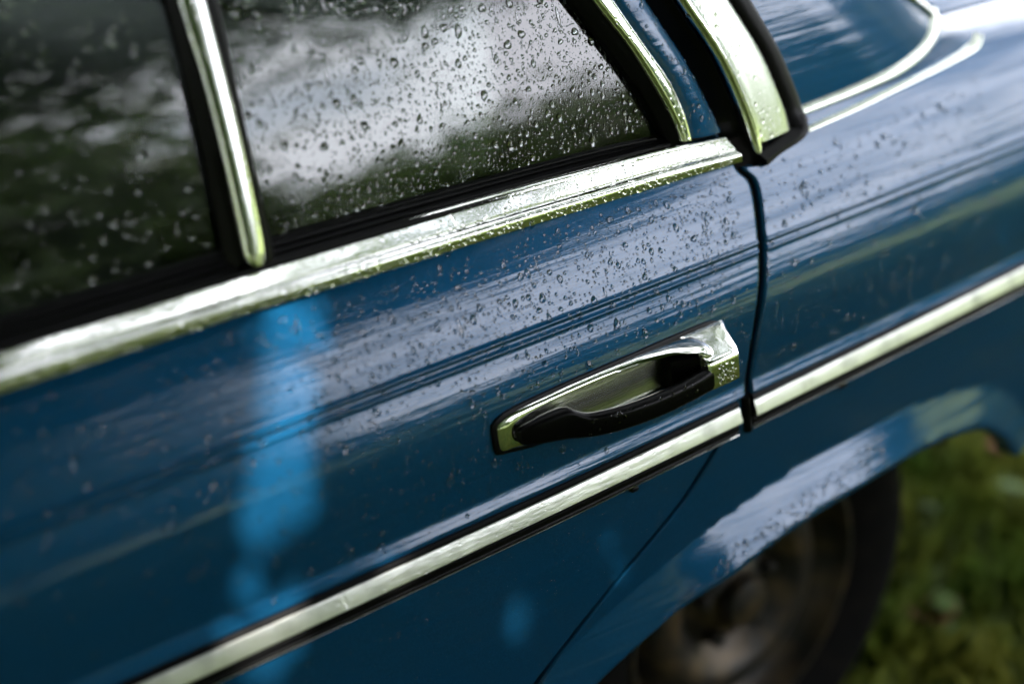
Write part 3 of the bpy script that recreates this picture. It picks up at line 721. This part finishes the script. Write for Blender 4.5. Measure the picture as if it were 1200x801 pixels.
def belt_y(x, z):
    zt, zb = np.interp(x, _bt[:, 0], _bt[:, 1]), np.interp(x, _bb[:, 0], _bb[:, 1])
    return side(x, z) - np.interp((zt - z) / (zt - zb), bz, bh)
drops('raindrops along the ridged chrome belt moulding', [(-.70, .923), (-.70, .948), (-.2, .945), (.045, .934), (.045, .914), (-.2, .919)], 2600, belt_y, .0008, .5, rmax=.0028)
def cross_y(L, R, pr):
    L, R = np.array(L), np.array(R); ol, orr = np.argsort(L[:, 1]), np.argsort(R[:, 1])
    ps, hs = [p[0] for p in pr], [p[1] for p in pr]
    return lambda x, z: frame(x, z) - np.interp((x - np.interp(z, L[ol, 1], L[ol, 0])) / (np.interp(z, R[orr, 1], R[orr, 0]) - np.interp(z, L[ol, 1], L[ol, 0])), ps, hs)
drops('raindrops on the thin chrome trim behind the side window', SLr[1:] + SRr[1:][::-1], 190, cross_y(SLr, SRr, [(0, .003), (.3, .0068), (.6, .0068), (1, .003)]), .0011, .4, rmax=.0026)
drops('raindrops on the wide chrome vent trim of the rear pillar', CPm2[1:] + CPR[1:][::-1], 520, cross_y(CPm2, CPR, [(0, .0055), (.08, .006), (.6, .0075), (.95, .0058), (1, .004)]), .0009, .45, rmax=.0028)
drops('raindrops on the chrome vent ridge of the rear pillar', CPL[1:-1] + CPM[1:-1][::-1], 60, cross_y(CPL, CPM, [(0, .004), (.4, .0105), (.65, .0105), (1, .005)]), .0011, .4, rmax=.0026)
drops('raindrops on the chrome window divider', [(x, z) for x, z in DL[:-2]] + [(x, z) for x, z in DR[:-2]][::-1], 160, cross_y(DL, DR, [(0, .003), (.14, .0066), (.5, .0074), (.86, .0066), (1, .003)]), .0010, .4, rmax=.0024)
drops('raindrops on the narrow blue window frame', SRr[1:] + BFr[1:][::-1], 260, cross_y(SRr, BFr, [(0, .001), (.2, .0035), (.5, .0045), (.8, .0035), (1, .0)]), .0009, .45, rmax=.0024)
drops('raindrops on the chrome side moulding strip', [(-.6, .685), (-.6, .699), (-.02, .699), (-.02, .685)], 700, lambda x, z: side(x, z) - .0046 - .0044 * (.699 - z) / .0145, .0007, .4, rmax=.0018)
drops('raindrops on the black door handle grip', [(-.20, .753), (-.20, .768), (-.08, .768), (-.08, .753)], 60, lambda x, z: side(x, z) - np.interp(x, [-.2, -.188, -.172, -.15, -.12, -.095, -.075], [.0262, .0298, .0338, .0368, .0393, .0398, .0393]), .0011, .4, rmax=.0022)
drops('raindrops hanging along the lower edge of the black grip', [(-.20, .7466), (-.20, .7480), (-.08, .7480), (-.08, .7466)], 26, lambda x, z: side(x, z) - np.interp(x, [-.2, -.178, -.15, -.12, -.08], [.022, .030, .034, .036, .036]), .0016, .3, rmax=.0024)
drops('raindrops on the chrome end block of the door handle', [(-.060, .753), (-.060, .773), (-.037, .773), (-.037, .753)], 60, lambda x, z: side(x, z) - np.interp(x, [-.066, -.045, -.025, -.0185], [.0389, .0387, .0374, .0364]), .0009, .4, rmax=.0020)

# ------------------------------------------------------------------ grass and fallen leaves
def blades(name, cx_, cy_, rad, n, h, label, m=None):
    r = rad * np.sqrt(rng.random(n)); a = rng.uniform(0, 2 * np.pi, n)
    x, y = cx_ + r * np.cos(a), cy_ + r * np.sin(a)
    hh = h * rng.uniform(.4, 1.3, n); w = h * .055 * rng.uniform(.6, 1.6, n); d = rng.uniform(0, 2 * np.pi, n); le = rng.uniform(.1, .8, n) * hh
    dx, dy = np.cos(d), np.sin(d)
    z0 = np.full(n, -.01)
    V = np.stack([np.c_[x - dy * w, y + dx * w, z0], np.c_[x + dy * w, y - dx * w, z0],
                  np.c_[x + dx * le * .4 + dy * w * .8, y + dy * le * .4 - dx * w * .8, hh * .65], np.c_[x + dx * le, y + dy * le, hh], np.c_[x + dx * le * .4 - dy * w * .8, y + dy * le * .4 + dx * w * .8, hh * .65]], 1)
    o_ = quads_obj(name, V, m or GRASSM, quad=5); o_['label'] = label; o_['category'] = 'grass'; o_['kind'] = 'stuff'; return o_
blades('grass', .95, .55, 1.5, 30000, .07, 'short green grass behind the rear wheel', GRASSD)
blades('grass', 1.0, -3.4, 3.2, 60000, .08, 'sunlit meadow grass beside the car')
def leaf_shape(L, Wd):
    return [(0, 0, 0), (L * .3, Wd * .5, .004), (L * .65, Wd * .42, .008), (L, 0, .004), (L * .65, -Wd * .42, .008), (L * .3, -Wd * .5, .004)]
DRY = [mat('dry_leaf', (.16, .065, .04), rough=.9, spec=.1, noise=(60, 4, (.22, .10, .07), .3, .7)), mat('yellow_leaf', (.15, .15, .03), rough=.9, spec=.1, noise=(60, 4, (.11, .12, .03), .3, .7)),
       mat('clover_leaf', (.04, .09, .02), rough=.8, spec=.2, noise=(60, 4, (.08, .12, .03), .3, .7))]
lv_mesh = []
for m_ in DRY:
    me = bpy.data.meshes.new('fallen_leaf'); me.from_pydata(leaf_shape(.075, .05), [], [(0, 1, 5), (1, 2, 4, 5), (2, 3, 4)]); me.materials.append(m_); lv_mesh.append(me)
spots = [(1, .93, .62, 0), (1, 1.12, .40, 0), (1, .80, .30, 0), (1, .74, .22, 0), (1, .62, .10, 0)]
LEAFG = ['brown dry leaf fallen on the grass behind the rear wheel', 'yellow leaf fallen on the grass behind the rear wheel', 'broad green weed leaf in the grass behind the rear wheel']
LN = ['fallen_leaf', 'fallen_leaf', 'weed_leaf']
for i in range(54):
    k_ = 0 if i % 4 == 0 else (1 if i % 4 == 1 else 2)
    o_ = link(bpy.data.objects.new(LN[k_], lv_mesh[k_])); x, y = rng.uniform(.42, 1.35), rng.uniform(.0, 1.1)
    o_.location = (x, y, rng.uniform(.03, .07)); o_.rotation_euler = (rng.uniform(-.5, .5), rng.uniform(-.6, .3), rng.uniform(0, 6.28)); s_ = rng.uniform(.6, 1.1) + (.4 if k_ == 0 else 0); o_.scale = (s_, s_, s_)
    tag(o_, LEAFG[k_], 'leaf', ['brown leaves in the grass', 'yellow leaves in the grass', 'weed leaves in the grass'][k_])

# ------------------------------------------------------------------ trees (seen mirrored in the glass, chrome and paint)
def leaf_cards(C_, sz, flat=.0):
    """pointed leaves at the centres C_"""
    n = len(C_); d = rng.normal(size=(n, 3)); d /= np.linalg.norm(d, axis=1)[:, None]
    e_ = rng.normal(size=(n, 3)); e_[:, 2] *= (1 - flat); d[:, 2] *= (1 - flat); d /= np.linalg.norm(d, axis=1)[:, None]
    e_ -= d * (e_ * d).sum(1)[:, None]; e_ /= np.linalg.norm(e_, axis=1)[:, None]
    s_ = (sz * rng.uniform(.7, 1.3, n))[:, None]
    return np.stack([C_ - d * s_, C_ + e_ * s_ * .55, C_ + d * s_, C_ - e_ * s_ * .55], 1)
def limb(pts, r0, r1, name, parent, m=BARK, ns=9):
    P = smooth_curve(pts, 14); V = []; F = []
    for i, p in enumerate(P):
        t = P[min(i + 1, len(P) - 1)] - P[max(i - 1, 0)]; t /= np.linalg.norm(t); a = np.cross(t, [.3, .1, 1] if abs(t[2]) < .9 else [1, 0, 0]); a /= np.linalg.norm(a); b = np.cross(t, a); r = r0 + (r1 - r0) * i / (len(P) - 1)
        for k_ in range(ns): q = 2 * math.pi * k_ / ns; V.append(p + (a * math.cos(q) + b * math.sin(q)) * r)
    for i in range(len(P) - 1):
        for k_ in range(ns): F.append((i * ns + k_, i * ns + (k_ + 1) % ns, (i + 1) * ns + (k_ + 1) % ns, (i + 1) * ns + k_))
    return mesh_obj(name, V, F, m, parent)
def clumps(n, nc, fn, sp):
    c = np.array([fn() for _ in range(nc)]); i = rng.integers(0, nc, n)
    return c[i] + rng.normal(size=(n, 3)) * sp * rng.uniform(.5, 1.2, (n, 1))

# big trees beside the photographer; low boughs reach over the car
def polar(az, dist): return np.array([math.cos(math.radians(az)) * dist, -math.sin(math.radians(az)) * dist, 0])
def big_tree(az, dist, label, n=15000, tips=()):
    tr = link(bpy.data.objects.new('shade_tree', None)); tr.location = polar(az, dist)
    tag(tr, label, 'tree')
    limb([(0, 0, -.1), (.1, .05, 2), (.0, .1, 4.5), (.2, 0, 7)], .32, .10, 'trunk', tr)
    for tip in tips: limb([(.05, .05, 2.2), (tip[0] * .4, tip[1] * .4, 3.1), tip], .11, .02, 'limb', tr)
    def crown_pt():
        while True:
            p = rng.uniform(-1, 1, 3)
            if p @ p < 1: return np.array([p[0] * 2.6 - .5, p[1] * 2.4 - .3, 3.7 + p[2] * 3.1])
    quads_obj('crown', leaf_cards(clumps(n, 150, crown_pt, .38), .085), LEAF, tr)
    return tr
tr = big_tree(101, 6.3, 'big dense tree standing beside the car with boughs reaching over it', tips=((1.5, 4.6, 3.4), (-1.6, 4.4, 3.3), (3.4, 3.2, 3.5), (-.2, 5.6, 3.6), (-2.6, 2.0, 4), (2.4, -1.5, 5)))
base = np.array(tr.location)
big_tree(112, 8.2, 'second big tree ahead of the boughed tree, added out of view to dim the sky light', 13000)  # this and the next two trees are unseen, added to block sky light
big_tree(136, 7.4, 'third big tree added out of view, level with the front wing of the car', 13000)
big_tree(162, 7.0, 'fourth big tree added out of view, ahead of the front bumper', 11000)

# out-of-view canopy; gaps are cut in it to shape sun dapples on the flank
GAPS = [([(-.421, .930), (-.400, .930), (-.408, .872), (-.438, .825), (-.462, .763), (-.484, .66), (-.552, .66), (-.507, .76), (-.464, .831), (-.434, .88)], .13),
        ([(-.497, .914), (-.488, .914), (-.488, .911), (-.497, .911)], 0),
        ([(-.359, .770), (-.350, .770), (-.360, .718), (-.377, .68), (-.404, .68), (-.381, .722)], .12),
        ([(-.254, .645), (-.246, .643), (-.278, .575), (-.306, .570)], .45), ([(-.164, .634), (-.152, .632), (-.173, .578), (-.194, .578)], .15),
        ([(-.421, .642), (-.409, .640), (-.420, .600), (-.441, .600)], .5), ([(.392, .78), (.402, .78), (.402, .72), (.392, .72)], .8), ([(.374, .645), (.38, .645), (.370, .615), (.364, .615)], .8),
        ([(-.62, .943), (-.605, .943), (-.605, .935), (-.62, .935)], 0), ([(-.420, 1.085), (-.412, 1.085), (-.416, 1.015), (-.424, 1.015)], 0)]
SPRIGS = [((1.15, -4.6, 3.25), (.70, .35, .40), 6000), ((2.15, -4.4, 3.15), (.28, .25, .2), 700), ((2.55, -4.25, 2.72), (.28, .2, .12), 420), ((3.1, -4.0, 2.95), (.3, .2, .12), 400)]
N_ = 66000
cp_ = clumps(N_, 2200, lambda: np.array([rng.uniform(-5.2, 3.0), rng.uniform(-4.4, 2.6), rng.uniform(2.75, 3.5)]), .13)
cp2 = np.c_[rng.uniform(-1.9, 1.5, 46000), rng.uniform(-2.4, -.7, 46000), rng.uniform(2.5, 2.8, 46000)]
cp_ = np.vstack([cp_] + [np.array(c) + rng.normal(size=(k_, 3)) * np.array(sd) for c, sd, k_ in SPRIGS] + [clumps(26000, 800, lambda: np.array([rng.uniform(-4.5, -.3), rng.uniform(-1.9, 2.5), rng.uniform(2.8, 3.4)]), .14), cp2])
cards = np.concatenate([leaf_cards(cp_[:-len(cp2)], .05, .3), leaf_cards(cp2, .034, .3)])
smp = np.concatenate([cards, .5 * (cards + np.roll(cards, -1, 1)), cp_[:, None]], 1)      # 9 points on every leaf
fl_ = smp.reshape(-1, 3); yy_ = np.full(len(fl_), .02)
for _ in range(10):
    hx = fl_ - SUN[None] * ((fl_[:, 1] - yy_) / SUN[1])[:, None]
    yy_ = .5 * yy_ + .5 * np.where(hx[:, 2] > .94, frame(hx[:, 0], np.clip(hx[:, 2], 0, 1.4)), side(hx[:, 0], np.clip(hx[:, 2], .1, 1)))
Q = np.c_[hx[:, 0], hx[:, 2]]; keep = np.ones(len(cp_), bool)
for poly, dens_ in GAPS:
    g_ = np.array(poly); box_ = (Q[:, 0] > g_[:, 0].min()) & (Q[:, 0] < g_[:, 0].max()) & (Q[:, 1] > g_[:, 1].min()) & (Q[:, 1] < g_[:, 1].max())
    hit = np.zeros(len(Q), bool); hit[box_] = in_poly(Q[box_], g_)
    keep &= ~(hit.reshape(-1, 9).any(1) & (rng.random(len(cp_)) >= dens_ * .25))
quads_obj('canopy', cards[keep], LEAF, tr).location = (-base[0], -base[1], 0)

# trees along the far edge of the meadow
for i, (az, dist, h) in enumerate([(8, 20, 8.0), (18, 24, 7.5), (24, 24, 7.0), (32, 27, 4.6), (39, 22, 2.7), (45, 25, 3.4), (50, 21, 3.2), (55, 24, 2.9), (60, 20, 2.5), (64, 23, 2.7), (69, 20, 2.6), (78, 18, 6.0), (85, 16, 8.5),
                                    (92, 15, 9.5), (97, 17, 9.0), (106, 18, 8.0), (116, 20, 8.5), (128, 22, 8.0), (142, 24, 7.5), (158, 24, 7), (175, 26, 7)]):
    t_ = link(bpy.data.objects.new('meadow_tree', None)); t_.location = polar(az, dist)
    tag(t_, 'green tree along the far meadow edge mirrored in the car', 'tree', 'trees along the far edge of the meadow')
    limb([(0, 0, -.1), (.1, 0, h * .4), (0, .1, h * .75)], .06 + h * .025, .04, 'trunk', t_)
    rw = max(2.6, h * .45)
    def cpt():
        while True:
            p = rng.uniform(-1, 1, 3)
            if p @ p < 1: return np.array([p[0] * rw, p[1] * rw, h * .52 + p[2] * h * .46])
    quads_obj('crown', leaf_cards(clumps(2600, 60, cpt, rw * .2), .26), LEAF2, t_)
# trees on the far side of the car
for az, dist, h in ((-20, 20, 6), (-50, 24, 7), (-85, 22, 7), (-120, 25, 7), (-150, 24, 7)):
    t_ = link(bpy.data.objects.new('meadow_tree', None)); t_.location = polar(az, dist)
    tag(t_, 'green tree along the far meadow edge mirrored in the car', 'tree', 'trees along the far edge of the meadow')
    limb([(0, 0, -.1), (.1, 0, h * .4), (0, .1, h * .75)], .2, .05, 'trunk', t_)
    rw = 3
    quads_obj('crown', leaf_cards(clumps(1500, 40, lambda: np.array([rng.uniform(-rw, rw), rng.uniform(-rw, rw), rng.uniform(1, h)]), .7), .28), LEAF2, t_)
